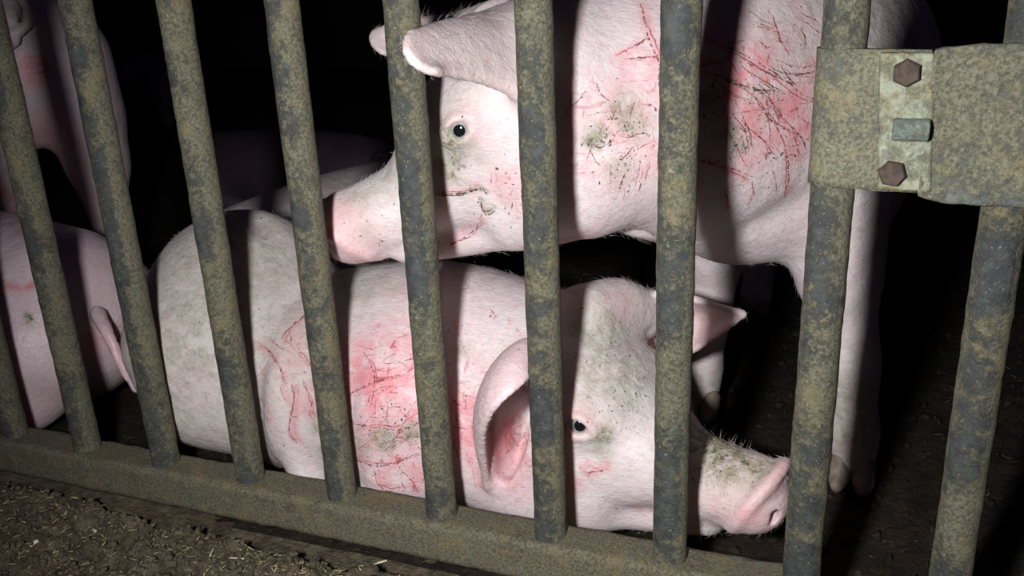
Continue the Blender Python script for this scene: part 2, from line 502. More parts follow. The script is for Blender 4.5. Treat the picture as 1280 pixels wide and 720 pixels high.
# ------------------------------------------------------------------ the head of a pig, in its own frame (0.30 m long)
def add_head(fd, fr, fine=True, eyes=True, gaze=((0, 0, 0), (0, 0, 0))):
    K = fr.s
    fd.sweep([(.060, 0, -.005)], [.098], [.104], fr=fr, k=.03*K, rt=.098)
    fd.sweep([(.02, 0, .050), (.07, 0, .056), (.125, 0, .040), (.165, 0, .020)], [.078, .078, .062, .05], [.050, .048, .045, .04], fr=fr, k=.03*K)
    for sd in (-1, 1):
        fd.sweep([(.0, sd*.055, -.060), (.065, sd*.054, -.070), (.13, sd*.038, -.062)], [.045, .046, .034], [.055, .054, .042], fr=fr, k=.035*K)
        fd.sweep([(.10, sd*.040, .0), (.17, sd*.024, -.010)], [.040, .028], [.055, .040], fr=fr, k=.03*K)
        fd.sweep([(.112, sd*.048, .050), (.138, sd*.044, .046)], [.024, .020], [.024, .02], fr=fr, k=.02*K)
    fd.sweep([(.12, 0, .002), (.17, 0, -.004), (.22, 0, -.006), (.262, 0, -.002), (.285, 0, .002)], [.060, .052, .045, .041, .039], [.058, .048, .042, .040, .040], fr=fr, k=.025*K)
    fd.sweep([(.06, 0, -.098), (.13, 0, -.086), (.19, 0, -.068), (.25, 0, -.048)], [.052, .044, .034, .025], [.030, .028, .024, .017], fr=fr, k=.02*K)
    if not fine: return []
    # snout disc: a tilted thick rim standing proud at the top, two nostrils
    cx, cz = .293, .003
    ring = [(cx+.016*math.sin(a), .036*math.cos(a), cz+.040*math.sin(a)) for a in np.linspace(0, 2*math.pi, 17)]
    fd.sweep(ring, .0068, fr=fr, k=.006*K, n=48)
    fd.sweep([(cx+.010*q, 0, cz+.026*q) for q in (-1, 0, 1)], [.030, .035, .030], [.012, .012, .012], fr=fr, k=.006*K)
    for sd in (-1, 1):
        fd.sweep([(.312, sd*.0145, cz-.002), (.283, sd*.0145, cz-.004)], [.0070, .006], [.0105, .009], fr=fr, k=.005*K, sub=True)
        fd.crease([(.276, sd*.028, -.036), (.240, sd*.043, -.043), (.205, sd*.050, -.051), (.180, sd*.058, -.050)], .005, .005, fr=fr)
        fd.crease([(.272, sd*.045, .040), (.280, sd*.05, .0), (.266, sd*.04, -.030)], .006, .008, fr=fr)
        fd.crease([(.240, sd*.045, .035), (.248, sd*.052, .0), (.240, sd*.045, -.02)], .003, .007, fr=fr)
        fd.crease([(.152, sd*.070, .070), (.118, sd*.086, .079), (.082, sd*.095, .068)], .009, .0055, fr=fr)
        fd.crease([(.140, sd*.070, .090), (.110, sd*.082, .100), (.080, sd*.088, .090)], .007, .005, fr=fr)
        fd.crease([(.155, sd*.070, .020), (.128, sd*.088, .008), (.095, sd*.100, .018)], .005, .007, fr=fr)
    out = []
    if eyes:
        for sd, gz in ((-1, gaze[0]), (1, gaze[1])):
            d = unit(fr.v(unit((.30, sd*1.0, .22))))
            p0 = fr.p((.124, sd*.058, .044))
            p = fd.surface_from(p0+d*.06, -d, .0008, .12)
            c = p-d*.0085*K; E = 1.16*K
            # eyelids: welts around an almond opening, the ball set back inside
            fx = unit(fr.v((1, 0, -.15))); fx = unit(fx-d*(fx @ d)); fz = np.cross(d, fx)
            if fz[2] < 0: fz = -fz
            fd.sweep([c-d*.002], [.0150*E], k=.016*K)
            fd.sweep([c+d*.0125*E-fx*.0125*E, c+d*.015*E, c+d*.0125*E+fx*.0125*E], [.0055*E, .0098*E, .0055*E], k=.003*K, sub=True)
            up = [c+d*(.0128-.0045*abs(q)**2)*E+fx*.0150*E*q+fz*.0092*E*(1-q*q) for q in np.linspace(-1.05, 1.05, 9)]
            dn = [c+d*(.0120-.0045*abs(q)**2)*E+fx*.0148*E*q-fz*.0085*E*(1-q*q) for q in np.linspace(-1.05, 1.05, 9)]
            fd.sweep(up, .0030*E, k=.006*K, n=30); fd.sweep(dn, .0022*E, k=.006*K, n=30)
            out.append((c, unit(d+np.asarray(gz)), .0122*E))
    return out


def make_eye(parent, c, d, r, loc):
    if 'eye' not in CACHE:
        bm = bmesh.new(); bmesh.ops.create_uvsphere(bm, u_segments=32, v_segments=24, radius=.0122)
        CACHE['eye'] = bm_mesh('eye', bm)
    o = link('eye', CACHE['eye'], M['eye'], parent, Vector(np.asarray(c)-loc))
    o.rotation_euler = Vector(d).to_track_quat('Z', 'Y').to_euler(); o.scale = (r/.0122,)*3
    o['label'] = 'grey eye with a dark pupil'
    return o


CACHE = {}


def hoof_mesh():
    if 'hoof' not in CACHE:
        fd = Field((-.03, -.03, -.005), (.055, .03, .05), .003)
        for sd in (-1, 1):
            fd.sweep([(0, sd*.0125, .030), (.012, sd*.014, .014), (.024, sd*.014, .008)], [.0125, .0125, .008], [.016, .014, .008], k=.006)
        V, Q = fd.mesh(1); V[:, 2] = np.maximum(V[:, 2], 0)
        CACHE['hoof'] = np_mesh('hoof', V, Q)
    return CACHE['hoof']


def bristles(parent, V, Nn, count, loc, back, length=.014, rad=.00022, pick=None, lift=.45, name='bristles'):
    idx = np.arange(len(V)) if pick is None else np.nonzero(pick)[0]
    if len(idx) == 0: return
    i = rng.choice(idx, count)
    p = V[i]+rng.normal(0, .0015, (count, 3)); n = Nn[i]
    b = np.asarray(back, float)[None]+rng.normal(0, .35, (count, 3)); b -= n*(b*n).sum(1)[:, None]
    b /= np.linalg.norm(b, axis=1)[:, None]+1e-9
    l = (length*rng.uniform(.5, 1.3, count))[:, None]
    d1 = b*(1-lift)+n*lift; d1 /= np.linalg.norm(d1, axis=1)[:, None]
    tip = p+d1*l+b*l*.25; p = p-n*.001
    s1 = np.cross(d1, n+rng.normal(0, .2, n.shape)); s1 /= np.linalg.norm(s1, axis=1)[:, None]+1e-9
    s2 = np.cross(d1, s1)
    verts = np.stack([p+s1*rad, p-s1*rad*.5+s2*rad*.87, p-s1*rad*.5-s2*rad*.87, tip], 1).reshape(-1, 3)-loc
    k = np.arange(count)*4
    f = np.vstack([np.stack([k, k+1, k+3], 1), np.stack([k+1, k+2, k+3], 1), np.stack([k+2, k, k+3], 1)])
    o = link(name, np_mesh(name, verts, f, False), M['hair'], parent)
    o['kind'] = 'stuff'
    return o


# ------------------------------------------------------------------ marks on the skin: inflamed areas, scabs, dung, some painted light and shade (stored per vertex)
class Skin:
    def __init__(s, V, Q=None):
        s.V = V; s.c = np.zeros((len(V), 4), np.float32); s.px = project(V)
        s.bvh = BVHTree.FromPolygons(V.tolist(), Q.tolist()) if Q is not None else None
        s.rib = {'scratches': [], 'scabs': [], 'dung_specks': []}

    def ribbon(s, kind, pts, w, keep=1.0):
        """a thin raised mark on the skin along a line, tapering at both ends, broken where keep < 1"""
        if s.bvh is None: return
        pts = np.asarray(pts, float); ln = np.linalg.norm(np.diff(pts, axis=0), axis=1).sum()
        n = max(4, int(ln/2.2)); C = catmull(pts, n); C += np.cumsum(rng.normal(0, .6, C.shape), 0)*.8
        run = []
        for j in range(n):
            d = _RT*(C[j, 0]-640)/FPX-_UP*(C[j, 1]-360)/FPX+_F
            loc, no, _, _ = s.bvh.ray_cast(Vector(CAM), Vector(d))
            if loc is None or rng.random() > keep+.15*(keep < 1 and len(run) > 0) or (run and (loc-run[-1][0]).length > .02):
                if len(run) > 1: s.rib[kind].append(run)
                run = []
                if loc is None: continue
            run.append((loc, no, w*(.25+.75*math.sin(math.pi*(j+.5)/n))*rng.uniform(.6, 1.3)))
        if len(run) > 1: s.rib[kind].append(run)

    def speck(s, x, y, r):
        d = _RT*(x-640)/FPX-_UP*(y-360)/FPX+_F
        loc, no, _, _ = s.bvh.ray_cast(Vector(CAM), Vector(d))
        if loc is None: return
        t = no.orthogonal().normalized(); a = rng.uniform(0, 6.28); t = t*math.cos(a)+no.cross(t)*math.sin(a)
        l = r*rng.uniform(.8, 1.8)
        s.rib['dung_specks'].append([(loc-t*l, no, r*.4), (loc, no, r), (loc+t*l*.7, no, r*.45)])

    def specks(s, x0, y0, x1, y1, n, r=.0011):
        cx, cy = (x0+x1)/2, (y0+y1)/2
        for _ in range(int(n*.45)):
            s.speck(cx+rng.normal(0, (x1-x0)*.27), cy+rng.normal(0, (y1-y0)*.27), r*.72*rng.lognormal(-.2, .4))

    def build_ribbons(s, parent, loc0):
        loc0 = Vector(loc0)
        for kind, runs in s.rib.items():
            V, Fc = [], []
            for run in runs:
                b = len(V)
                for j, (p, no, w) in enumerate(run):
                    t = (run[min(j+1, len(run)-1)][0]-run[max(j-1, 0)][0])
                    sd = t.cross(no)
                    if sd.length < 1e-9: sd = no.orthogonal()
                    sd.normalize(); c = p-loc0
                    V += [c+sd*w-no*.0008, c+no*.0005+sd*w*.4, c+no*.0005-sd*w*.4, c-sd*w-no*.0008]
                for j in range(len(run)-1):
                    q = b+j*4
                    for e in range(3): Fc.append((q+e, q+e+1, q+e+5, q+e+4))
            if Fc:
                o = link(kind, np_mesh(kind, np.array([tuple(v) for v in V]), np.array(Fc)), M[kind], parent); o['kind'] = 'stuff'

    def hit(s, x, y):
        """the point of this pig's skin that the photo shows at a pixel"""
        for r in (5, 9, 16, 30, 60):
            m = (s.px[0]-x)**2+(s.px[1]-y)**2 < r*r
            if m.any():
                j = np.nonzero(m)[0]; return s.V[j[np.argmin(s.px[2][j])]]
        return None

    def blob(s, ch, x, y, r, a=1.0, P=None, hard=2.0):
        p = s.hit(x, y) if P is None else np.asarray(P)
        if p is None: return
        d = ((s.V-p)**2).sum(1)/r**2
        s.c[:, ch] = np.maximum(s.c[:, ch], a*np.exp(-d**hard if hard > 1 else -d))

    def stroke(s, ch, pts, w=.003, a=1.0):
        P = [s.hit(*q) for q in pts]; P = [p for p in P if p is not None]
        if len(P) < 2: return
        P = np.array(P); lo, hi = P.min(0)-3*w, P.max(0)+3*w
        j = np.nonzero(((s.V > lo) & (s.V < hi)).all(1))[0]
        if len(j) == 0: return
        V = s.V[j]; best = np.full(len(j), 1e9)
        for a_, b_ in zip(P[:-1], P[1:]):
            ab = b_-a_
            if ab @ ab > .05**2: continue
            t = np.clip(((V-a_) @ ab)/max(ab @ ab, 1e-12), 0, 1)
            best = np.minimum(best, ((V-a_-t[:, None]*ab)**2).sum(1))
        s.c[j, ch] = np.maximum(s.c[j, ch], a*np.exp(-best/w**2))

    def scratches(s, x0, y0, x1, y1, n, ang, spread, ln, w=.0026, ch=2, a=1.0, rd=None):
        for _ in range(int(n*.5)):
            x, y = rng.uniform(x0, x1), rng.uniform(y0, y1)
            t = math.radians(ang+rng.normal(0, spread)); l = ln*rng.uniform(.4, 1.3); cv = rng.normal(0, .25)
            pts = [(x+l*u*math.cos(t+cv*u), y+l*u*math.sin(t+cv*u)) for u in np.linspace(0, 1, max(3, int(l/9)))]
            if ch == 2:
                u = rng.random()
                s.ribbon('scratches' if u < .72 else 'scabs', pts, w*.30*rng.uniform(.4, 1.2), .82)
                if u > .4: s.ribbon('scabs', pts, w*.30*rng.uniform(.6, 1.3), .35)
            else: s.stroke(ch, pts, w*rng.uniform(.7, 1.25), a*rng.uniform(.55, 1))
            if rd: s.stroke(0, pts, w*2.2, rd*.8)


def build_pig(fd, loc, material, label, marks=None, eyes=(), smooth=1, group='pigs in the pen'):
    V, Q = fd.mesh(smooth)
    loc = np.asarray(loc, float)
    me = np_mesh('pig', V-loc, Q)
    sk = Skin(V, Q if marks else None)
    if marks: marks(sk)
    ca = me.attributes.new('marks', 'FLOAT_COLOR', 'POINT')
    ca.data.foreach_set('color', np.clip(sk.c, 0, 1).ravel())
    o = link('pig', me, material, None, Vector(loc))
    tag(o, label, 'pig', group)
    sk.build_ribbons(o, loc)
    for c, d, r in eyes: make_eye(o, c, d, r, loc)
    print('pig', len(V), round(time.time()-T0, 1))
    return o, V, normals_of(V, Q)


def add_hoof(parent, p, yaw, loc, sc=1.0):
    o = link('hoof', hoof_mesh(), M['hoof'], parent, Vector(np.asarray(p)-loc)); o.rotation_euler = (0, 0, yaw); o.scale = (sc,)*3
    return o


# ================================================================== the setting
def ground(name, x0, x1, y0, y1, step, material, hf):
    xs = np.arange(x0, x1+step/2, step); ys = np.arange(y0, y1+step/2, step)
    X, Y = np.meshgrid(xs, ys, indexing='ij')
    Z = hf(X, Y); V = np.stack([X, Y, Z], -1).reshape(-1, 3)
    nx, ny = X.shape; i = np.arange((nx-1)*(ny-1)); a = (i//(ny-1))*ny+i % (ny-1)
    return link(name, np_mesh(name, V, np.stack([a, a+ny, a+ny+1, a+1], 1)), material)


def vnoise(X, Y, sc, seed=0.0):
    f = np.frompyfunc(lambda x, y: mnoise.noise(Vector((x*sc+seed, y*sc-seed, seed))), 2, 1)
    return f(X, Y).astype(float)


def floor_h(X, Y): return .010*vnoise(X, Y, 7)+.006*vnoise(X, Y, 22, 3.1)-.012


def soil_h(X, Y):
    lump = .014*vnoise(X, Y, 9, 1.3)+.012*vnoise(X, Y, 24, 5.7)+.010*vnoise(X, Y, 60, 8.2)+.007*vnoise(X, Y, 130, 2.2)
    left = 1/(1+np.exp((X-.17)/.05))
    edge = np.clip((-.024-Y)/.014, 0, 1)
    return -.016+lump*(.25+.55*edge)+.031*edge+left*(.030-.018*edge)-np.clip((X-.60)/.25, 0, 1)*.02*edge


fl = ground('floor', -6.0, 4.0, .02, 4.6, .04, M['floor'], floor_h)
tag(fl, 'dark wet dung-covered pen floor behind the barred gate', None, kind='structure')
sl_ = ground('floor', -.6, 1.7, -.8, .09, .006, M['soil'], soil_h)
tag(sl_, 'lumpy brown soil littered with straw in front of the gate', None, kind='structure')
bm = bmesh.new(); bmesh.ops.create_cube(bm, size=1)
for v in bm.verts: v.co = Vector((v.co.x*16-2.0, v.co.y*.12+4.62, v.co.z*2.6+1.25))
tag(link('wall_back', bm_mesh('wall_back', bm, False), M['wall']), 'dark back wall of the pig pen', None, kind='structure')

# ================================================================== the gate
gate = bpy.data.objects.new('pen_gate', None); COL.objects.link(gate); gate.location = (.42, 0, .03)
tag(gate, 'dung-crusted steel pen gate of round upright bars on a square bottom rail', 'gate')
GL = np.array([.42, 0, .03])


def pipe(name, r, z0, z1, seed, rough=.0011, seg=28, step=.006):
    zs = np.arange(z0, z1+step/2, step); an = np.linspace(0, 2*math.pi, seg, endpoint=False)
    V = []
    for z in zs:
        for a in an:
            x, y = math.cos(a), math.sin(a)
            p = Vector((x*r*55+seed*7.3, y*r*55, z*55))
            d = .55*mnoise.noise(p)+.5*max(0, mnoise.noise(p*2.3))+.45*max(0, mnoise.noise(p*.33)+.1)+.3*mnoise.noise(p*4.1)
            rr = r+rough*d
            V.append((x*rr, y*rr, z))
    n = len(zs); k = len(an)
    f = [(i*k+j, i*k+(j+1) % k, (i+1)*k+(j+1) % k, (i+1)*k+j) for i in range(n-1) for j in range(k)]
    return np_mesh(name, np.array(V), np.array(f))


RB = .0158
variants = [pipe('bar', RB, .078, 1.14, s) for s in range(4)]
for i in range(-4, 8):
    o = link('bar', variants[(i*7) % 4], M['bar'], gate, Vector((.12*i, 0, 0))-gate.location)
link('hinge_stile', pipe('hinge_stile', RB*1.03, .006, 1.14, 9), M['bar'], gate, Vector((.96, 0, 0))-gate.location)


def rough_box(name, lo, hi, step, amp, sc, bev=.004, seed=0.0):
    bm = bmesh.new(); bmesh.ops.create_cube(bm, size=1)
    lo, hi = Vector(lo), Vector(hi)
    for v in bm.verts: v.co = Vector(((v.co[k]+.5)*(hi[k]-lo[k])+lo[k] for k in range(3)))
    bmesh.ops.bevel(bm, geom=bm.edges[:], offset=bev, segments=2, profile=.6, affect='EDGES')
    dim = hi-lo
    for ax in range(3):
        c = int(dim[ax]/step)
        for q in range(1, c):
            x = lo[ax]+dim[ax]*q/c
            no = Vector((0, 0, 0)); no[ax] = 1; co = Vector((0, 0, 0)); co[ax] = x
            bmesh.ops.bisect_plane(bm, geom=bm.verts[:]+bm.edges[:]+bm.faces[:], plane_co=co, plane_no=no)
    bm.normal_update()
    for v in bm.verts:
        p = v.co*sc+Vector((seed, seed, seed))
        v.co += v.normal*amp*(mnoise.noise(p)+.6*mnoise.noise(p*2.7)+.6*max(0, mnoise.noise(p*.35)))
    return bm_mesh(name, bm)


link('bottom_rail', rough_box('bottom_rail', (-.62, -.0225, .034), (.952, .0225, .080), .009, .0016, 60, .006, 2.0), M['rail'], gate, -gate.location)
link('top_rail', rough_box('top_rail', (-.62, -.0225, 1.125), (.985, .0225, 1.17), .04, .001, 60, .005, 4.0), M['bar'], gate, -gate.location)

# hinge: strap wrapped round the stile, clamp strip with two bolts and a pin, wide plate running off to the right
bm = bmesh.new()
prof = []
for a in np.linspace(math.radians(100), math.radians(262), 12): prof.append((.96+.0188*math.cos(a), .0188*math.sin(a)))
prof += [(.975, -.0222), (.99, -.0222), (1.004, -.0222), (1.0185, -.0222)]
inner = [(1.0185, -.0165), (.99, -.0165), (.975, -.0165)]
for a in np.linspace(math.radians(262), math.radians(100), 12): inner.append((.96+.0162*math.cos(a), .0162*math.sin(a)))
zs = np.linspace(.451, .552, 12)
rows = [[bm.verts.new((x+.0006*mnoise.noise(Vector((x*60, y*60, z*60))), y+.0008*mnoise.noise(Vector((x*80, 3, z*80))), z+(.0016*mnoise.noise(Vector((x*90, 7, z)))))) for x, y in prof+inner] for z in zs]
n = len(rows[0])
for r0, r1 in zip(rows[:-1], rows[1:]):
    for j in range(n): bm.faces.new((r0[j], r0[(j+1) % n], r1[(j+1) % n], r1[j]))
bm.faces.new(rows[0][::-1]); bm.faces.new(rows[-1])
me = bm_mesh('hinge_strap', bm)
link('hinge_strap', me, M['plate'], gate, -gate.location)
strip_me = rough_box('clamp_strip', (.9885, -.0295, .4535), (1.0235, -.0222, .5505), .0045, .0007, 150, .002, 6.0)
for v in strip_me.vertices:      # the strip leans a little
    v.co.x += (v.co.z-.50)*-.08
clamp = link('clamp_strip', strip_me, M['clamp'], gate, -gate.location)
clamp['label'] = 'flaking pale green painted strip'


def bolt(x, z, rot, worn):
    bm = bmesh.new(); r = .0098
    ring = lambda y, rr: [bm.verts.new((rr*math.cos(a+rot)*(1 + .05*math.sin(3*a+worn)), y, rr*math.sin(a+rot)*(1+.05*math.cos(2*a+worn)))) for a in np.arange(6)*math.pi/3]
    R = [ring(.002, r), ring(-.0048, r), ring(-.0066, r*.86)]
    for a, b in zip(R[:-1], R[1:]):
        for j in range(6): bm.faces.new((a[j], a[(j+1) % 6], b[(j+1) % 6], b[j]))
    bm.faces.new(R[-1]); bm.faces.new(R[0][::-1])
    bmesh.ops.recalc_face_normals(bm, faces=bm.faces[:])
    o = link('bolt', bm_mesh('bolt', bm, False), M['rust'], clamp, (x, -.0295, z)); o['label'] = 'rusty hexagonal bolt head'
    return o


bolt(1.0030, .5375, .55, 0); bolt(1.0005, .4665, .9, 2.0)
bm = bmesh.new()
prof = [(0, .0), (.0072, 0), (.0080, .001), (.0080, .0225), (.0074, .0238), (0, .0238)]
rows = [[bm.verts.new((x, -r*math.cos(a), r*math.sin(a))) for a in np.linspace(0, 2*math.pi, 20, endpoint=False)] for r, x in prof[1:-1]]
for r0, r1 in zip(rows[:-1], rows[1:]):
    for j in range(20): bm.faces.new((r0[j], r0[(j+1) % 20], r1[(j+1) % 20], r1[j]))
bm.faces.new(rows[0][::-1]); bm.faces.new(rows[-1]); bmesh.ops.recalc_face_normals(bm, faces=bm.faces[:])
po = link('pin', bm_mesh('pin', bm), M['pin'], clamp, (.9975, -.0335, .4985)); po['label'] = 'short round steel pin lying across the strip'
pl = rough_box('wide_plate', (1.0190, -.0260, .4440), (1.30, -.0185, .5555), .006, .0010, 110, .0025, 8.0)
for v in pl.vertices:            # left edge folded towards the strip
    t = max(0, 1-(v.co.x-1.019)/.012); v.co.y -= .0045*t*t
    if v.co.z < .46: v.co.z += .0018*mnoise.noise(Vector((v.co.x*90, 0, 5)))
    if v.co.x < 1.04: v.co.z += (1.04-v.co.x)*(.25 if v.co.z < .46 else -.1)
wp = link('wide_plate', pl, M['plate'], gate, -gate.location); wp['label'] = 'wide flat steel plate'

post = link('fence_post', pipe('fence_post', RB*1.03, -.02, 1.2, 21), M['bar'], None, (1.08, 0, 0))
tag(post, 'crusted round steel post right of the hinge, behind the wide plate', 'post')

# ================================================================== pig lying along the gate, head to the right
fa = Frame((.624, .172, .149), -17, 8.2, 2.9, 1.035)
f0 = Frame((0, -.020, .006))
fd = Field((.02, -.06, -.01), (1.0, .46, .40), .0031)
fd.sweep([(.218, .222, .173), (.275, .203, .146), (.355, .195, .124), (.46, .208, .142), (.55, .205, .148), (.64, .20, .145)], [.132, .130, .13, .150, .128, .105], [.158, .140, .124, .133, .130, .118], fr=f0, k=.03)
fd.sweep([(.226, .123, .18), (.238, .116, .125)], [.075, .07], [.10, .088], up=(1, 0, 0), fr=f0, k=.05)       # near ham
fd.sweep([(.20, .28, .175), (.22, .28, .14)], [.07, .07], [.09, .09], up=(1, 0, 0), fr=f0, k=.04)             # far ham
fd.sweep([(.375, .132, .15), (.39, .127, .115)], [.072, .07], [.075, .07], up=(1, 0, 0), fr=f0, k=.035)        # flank
fd.sweep([(.50, .125, .15), (.51, .115, .08)], [.075, .065], [.09, .08], up=(1, 0, 0), fr=f0, k=.05)         # shoulder
fd.sweep([(.59, .145, .10), (.64, .145, .08)], [.06, .055], [.07, .06], up=(1, 0, 0), fr=f0, k=.04)          # throat and jowl
fd.sweep([(.375, .10, .12), (.396, .076, .07), (.405, .074, .015)], [.03, .024, .022], fr=f0, k=.015)        # folded hind foot
eyesA = add_head(fd, fa, gaze=((.25, 0, .1), (0, 0, 0)))
fd.sweep([at(735, 390, .17), at(770, 384, .21), at(802, 392, .25)], [.032, .034, .030], k=.03)               # root of the far ear
fd.crease([at(*q) for q in ((322, 330, .10), (316, 380, .06), (314, 470, .04), (316, 600, .035))], .020, .014)
fd.crease([at(*q) for q in ((432, 370, .07), (436, 450, .04), (440, 600, .03))], .008, .016)
fd.crease([at(*q) for q in ((300, 268, .2), (335, 290, .17), (322, 330, .11))], .012, .020)
fd.sweep([at(652, 490, .085), at(645, 540, .075), at(634, 582, .07)], [.020, .020, .013], [.048, .048, .028], up=(0, 1, 0), k=.008, sub=True)   # ear hollow
earA = fd.sheet([[at(674, 442, .11), at(648, 450, .13), at(630, 520, .12), at(636, 570, .10), at(648, 606, .08)],
                 [at(666, 420, .075), at(604, 428, .055), at(590, 500, .06), at(600, 560, .06), at(616, 612, .06)],
                 [at(660, 418, .03), at(600, 414, -.015), at(556, 498, -.03), at(586, 552, .02), at(606, 606, .05)],
                 [at(670, 452, .03), at(660, 492, -.05), at(584, 502, -.065), at(602, 540, .0), at(610, 606, .05)]], .0052, .0038, .010, 52, 48)
earF = fd.sheet([[at(826, 366, .24), at(806, 385, .29), at(796, 405, .31), at(790, 446, .26)],
                 [at(858, 366, .25), at(836, 380, .31), at(828, 415, .33), at(822, 462, .26)],
                 [at(890, 384, .25), at(872, 380, .29), at(868, 410, .30), at(866, 446, .26)],
                 [at(928, 391, .26), at(930, 392, .26), at(931, 393, .26), at(926, 396, .26)]], .0055, .0042, .012)


def marks_a(s):
    # snout, lids and ear insides are pinker skin
    s.blob(3, 935, 615, .055, .55); s.blob(3, 960, 590, .03, .9); s.blob(3, 940, 650, .02, 1); s.blob(3, 720, 530, .024, .55)
    s.blob(3, 620, 470, .05, .3); s.blob(0, 638, 550, .03, 1.0, P=at(638, 550, .08)); s.blob(2, 642, 540, .03, .45, P=at(642, 540, .105)); s.blob(3, 625, 560, .05, .5); s.blob(3, 860, 400, .05, .45)  # ear hollow also darkened with red and scab tone, its shade painted in
    for p in earA.reshape(-1, 3)[::37]: s.blob(3, 0, 0, .02, .35, P=p)
    # inflamed shoulder, neck and flank
    s.blob(1, 480, 555, .018, .7); s.blob(1, 515, 545, .014, .7); s.blob(1, 450, 560, .014, .6)
    for x, y, r, a in ((480, 470, .065, .95), (500, 540, .06, 1.0), (460, 550, .05, .6), (500, 420, .035, .5), (575, 530, .04, .85), (575, 460, .03, .5),
                       (470, 590, .035, .5), (520, 590, .03, .6), (360, 440, .03, .55), (380, 400, .03, .5), (385, 500, .025, .6), (640, 575, .03, .6),
                       (660, 610, .03, .35), (735, 590, .012, .7), (712, 610, .015, .6), (565, 410, .02, .3), (805, 640, .012, .5), (690, 540, .02, .4),
                       (505, 360, .03, .25), (780, 380, .02, .4)): s.blob(0, x, y, r, a)
    s.scratches(440, 440, 535, 570, 34, -35, 14, 44, .0019, a=.75, rd=.7)
    s.scratches(445, 490, 535, 590, 22, -65, 16, 30, .0019, a=.8, rd=.6)
    s.scratches(440, 395, 530, 480, 16, 20, 20, 26, .0017, a=.6, rd=.55)
    s.scratches(562, 430, 592, 580, 18, 75, 30, 30, .0019, a=.8, rd=.7)
    s.scratches(330, 400, 400, 520, 20, 70, 28, 42, .002, a=.7, rd=.8)
    s.scratches(625, 540, 662, 600, 9, 60, 30, 26, .0018, a=.7, rd=.6)
    s.scratches(560, 350, 650, 430, 10, 80, 30, 20, .0016, a=.6, rd=.3)
    s.scratches(230, 400, 290, 520, 5, 80, 15, 30, .0016, a=.5, rd=.2)
    for ln in (((441, 530), (470, 530), (500, 531), (530, 515)), ((442, 575), (480, 580), (520, 567)), ((468, 590), (474, 606), (490, 614), (510, 612)),
               ((322, 428), (340, 445), (352, 470), (353, 478)), ((352, 420), (370, 400), (395, 385)), ((365, 480), (368, 500), (362, 540), (372, 556)),
               ((425, 500), (470, 480), (510, 470)), ((455, 440), (470, 470), (460, 510)), ((735, 590), (755, 586)), ((505, 590), (515, 605), (520, 618))):
        s.ribbon('scratches', ln, .0010, .93); s.ribbon('scabs', ln, .0011, .45); s.stroke(0, ln, .006, .8)
    # dung: brow and forehead, under the eye, top of the snout, back
    for x, y, r, a in ((760, 420, .06, .66), (785, 470, .055, .70), (740, 460, .05, .6), (800, 500, .03, .55), (770, 510, .025, .5), (758, 548, .016, .95), (750, 565, .018, .6),
                       (885, 548, .055, 1.0), (915, 568, .045, 1.0), (940, 580, .03, .9), (895, 595, .03, .6), (870, 560, .04, 1.0), (925, 575, .02, .6), (900, 600, .02, .3), (450, 360, .03, .5), (430, 350, .03, .55),
                       (480, 352, .025, .4), (345, 300, .05, .42), (300, 330, .05, .4), (250, 330, .06, .28), (210, 340, .05, .3), (395, 470, .018, .6), (400, 540, .02, .85),
                       (405, 570, .015, .8), (250, 280, .08, .4), (260, 400, .14, .62), (230, 500, .12, .5), (270, 300, .12, .62), (340, 330, .08, .55), (330, 560, .06, .35), (420, 340, .05, .6), (805, 440, .02, .4), (760, 450, .075, .6), (890, 550, .045, 1.0), (875, 545, .03, 1.0), (905, 570, .03, 1.0), (574, 435, .01, .5), (830, 560, .02, .5)): s.blob(1, x, y, r, a, hard=1)
    s.specks(720, 400, 825, 530, 260, .0010); s.specks(740, 500, 820, 560, 90, .0009); s.specks(850, 530, 950, 610, 260, .0010); s.specks(860, 580, 960, 650, 60, .0008)
    s.specks(430, 450, 540, 590, 150, .0011); s.specks(440, 515, 540, 590, 160, .0014); s.specks(560, 350, 600, 560, 50, .0010); s.specks(330, 380, 420, 600, 70, .0010); s.specks(200, 260, 420, 420, 120, .0009)
    s.specks(690, 380, 800, 420, 40, .0009); s.specks(560, 350, 660, 440, 40, .0009); s.specks(710, 560, 820, 650, 30, .0008)


oA, VA, NA = build_pig(fd, (.5, .2, 0), M['skin'], 'pig lying along the gate, head to the right, its back and face smeared with dung', marks_a, eyesA)
LA = np.array([.5, .2, 0])
front = (NA @ -_F) > -.35
bristles(oA, VA, NA, 12000, LA, (-.8, .2, -.5), .008, .00011, front, .3)
bristles(oA, VA, NA, 160, LA, (.2, -.3, .8), .010, .00010, ((VA-fa.p((.24, 0, -.01)))**2).sum(1) < .055**2, .75, 'whiskers')

# ================================================================== pig standing behind, head turned to the left over the lying one
fb = Frame((.709, .198, .499), 204, 28.9, -5.7, 1.035)
fd = Field((.34, -.07, -.01), (1.20, 1.16, .70), .0042)
fd.sweep([(.715, .215, .475), (.775, .265, .463), (.835, .35, .457), (.89, .47, .455), (.91, .70, .45), (.92, .93, .45)], [.105, .13, .148, .160, .165, .145], [.12, .147, .168, .175, .165, .155], k=.03)
fd.sweep([(.935, .37, .44), (.955, .36, .33), (.965, .355, .26)], [.07, .060, .047], [.085, .075, .055], up=(0, 1, 0), k=.05)
fd.sweep([(.963, .352, .28), (.978, .346, .20), (.987, .336, .15), (.993, .334, .10), (.999, .330, .065), (1.002, .322, .038)], [.044, .037, .037, .030, .031, .026], k=.025)
fd.sweep([(.83, .45, .42), (.81, .455, .32), (.805, .457, .25)], [.06, .055, .045], [.08, .07, .05], up=(0, 1, 0), k=.04)
fd.sweep([(.805, .457, .27), (.803, .458, .20), (.802, .452, .15), (.80, .455, .10), (.80, .452, .065), (.799, .447, .035)], [.042, .034, .031, .024, .025, .022], k=.025)
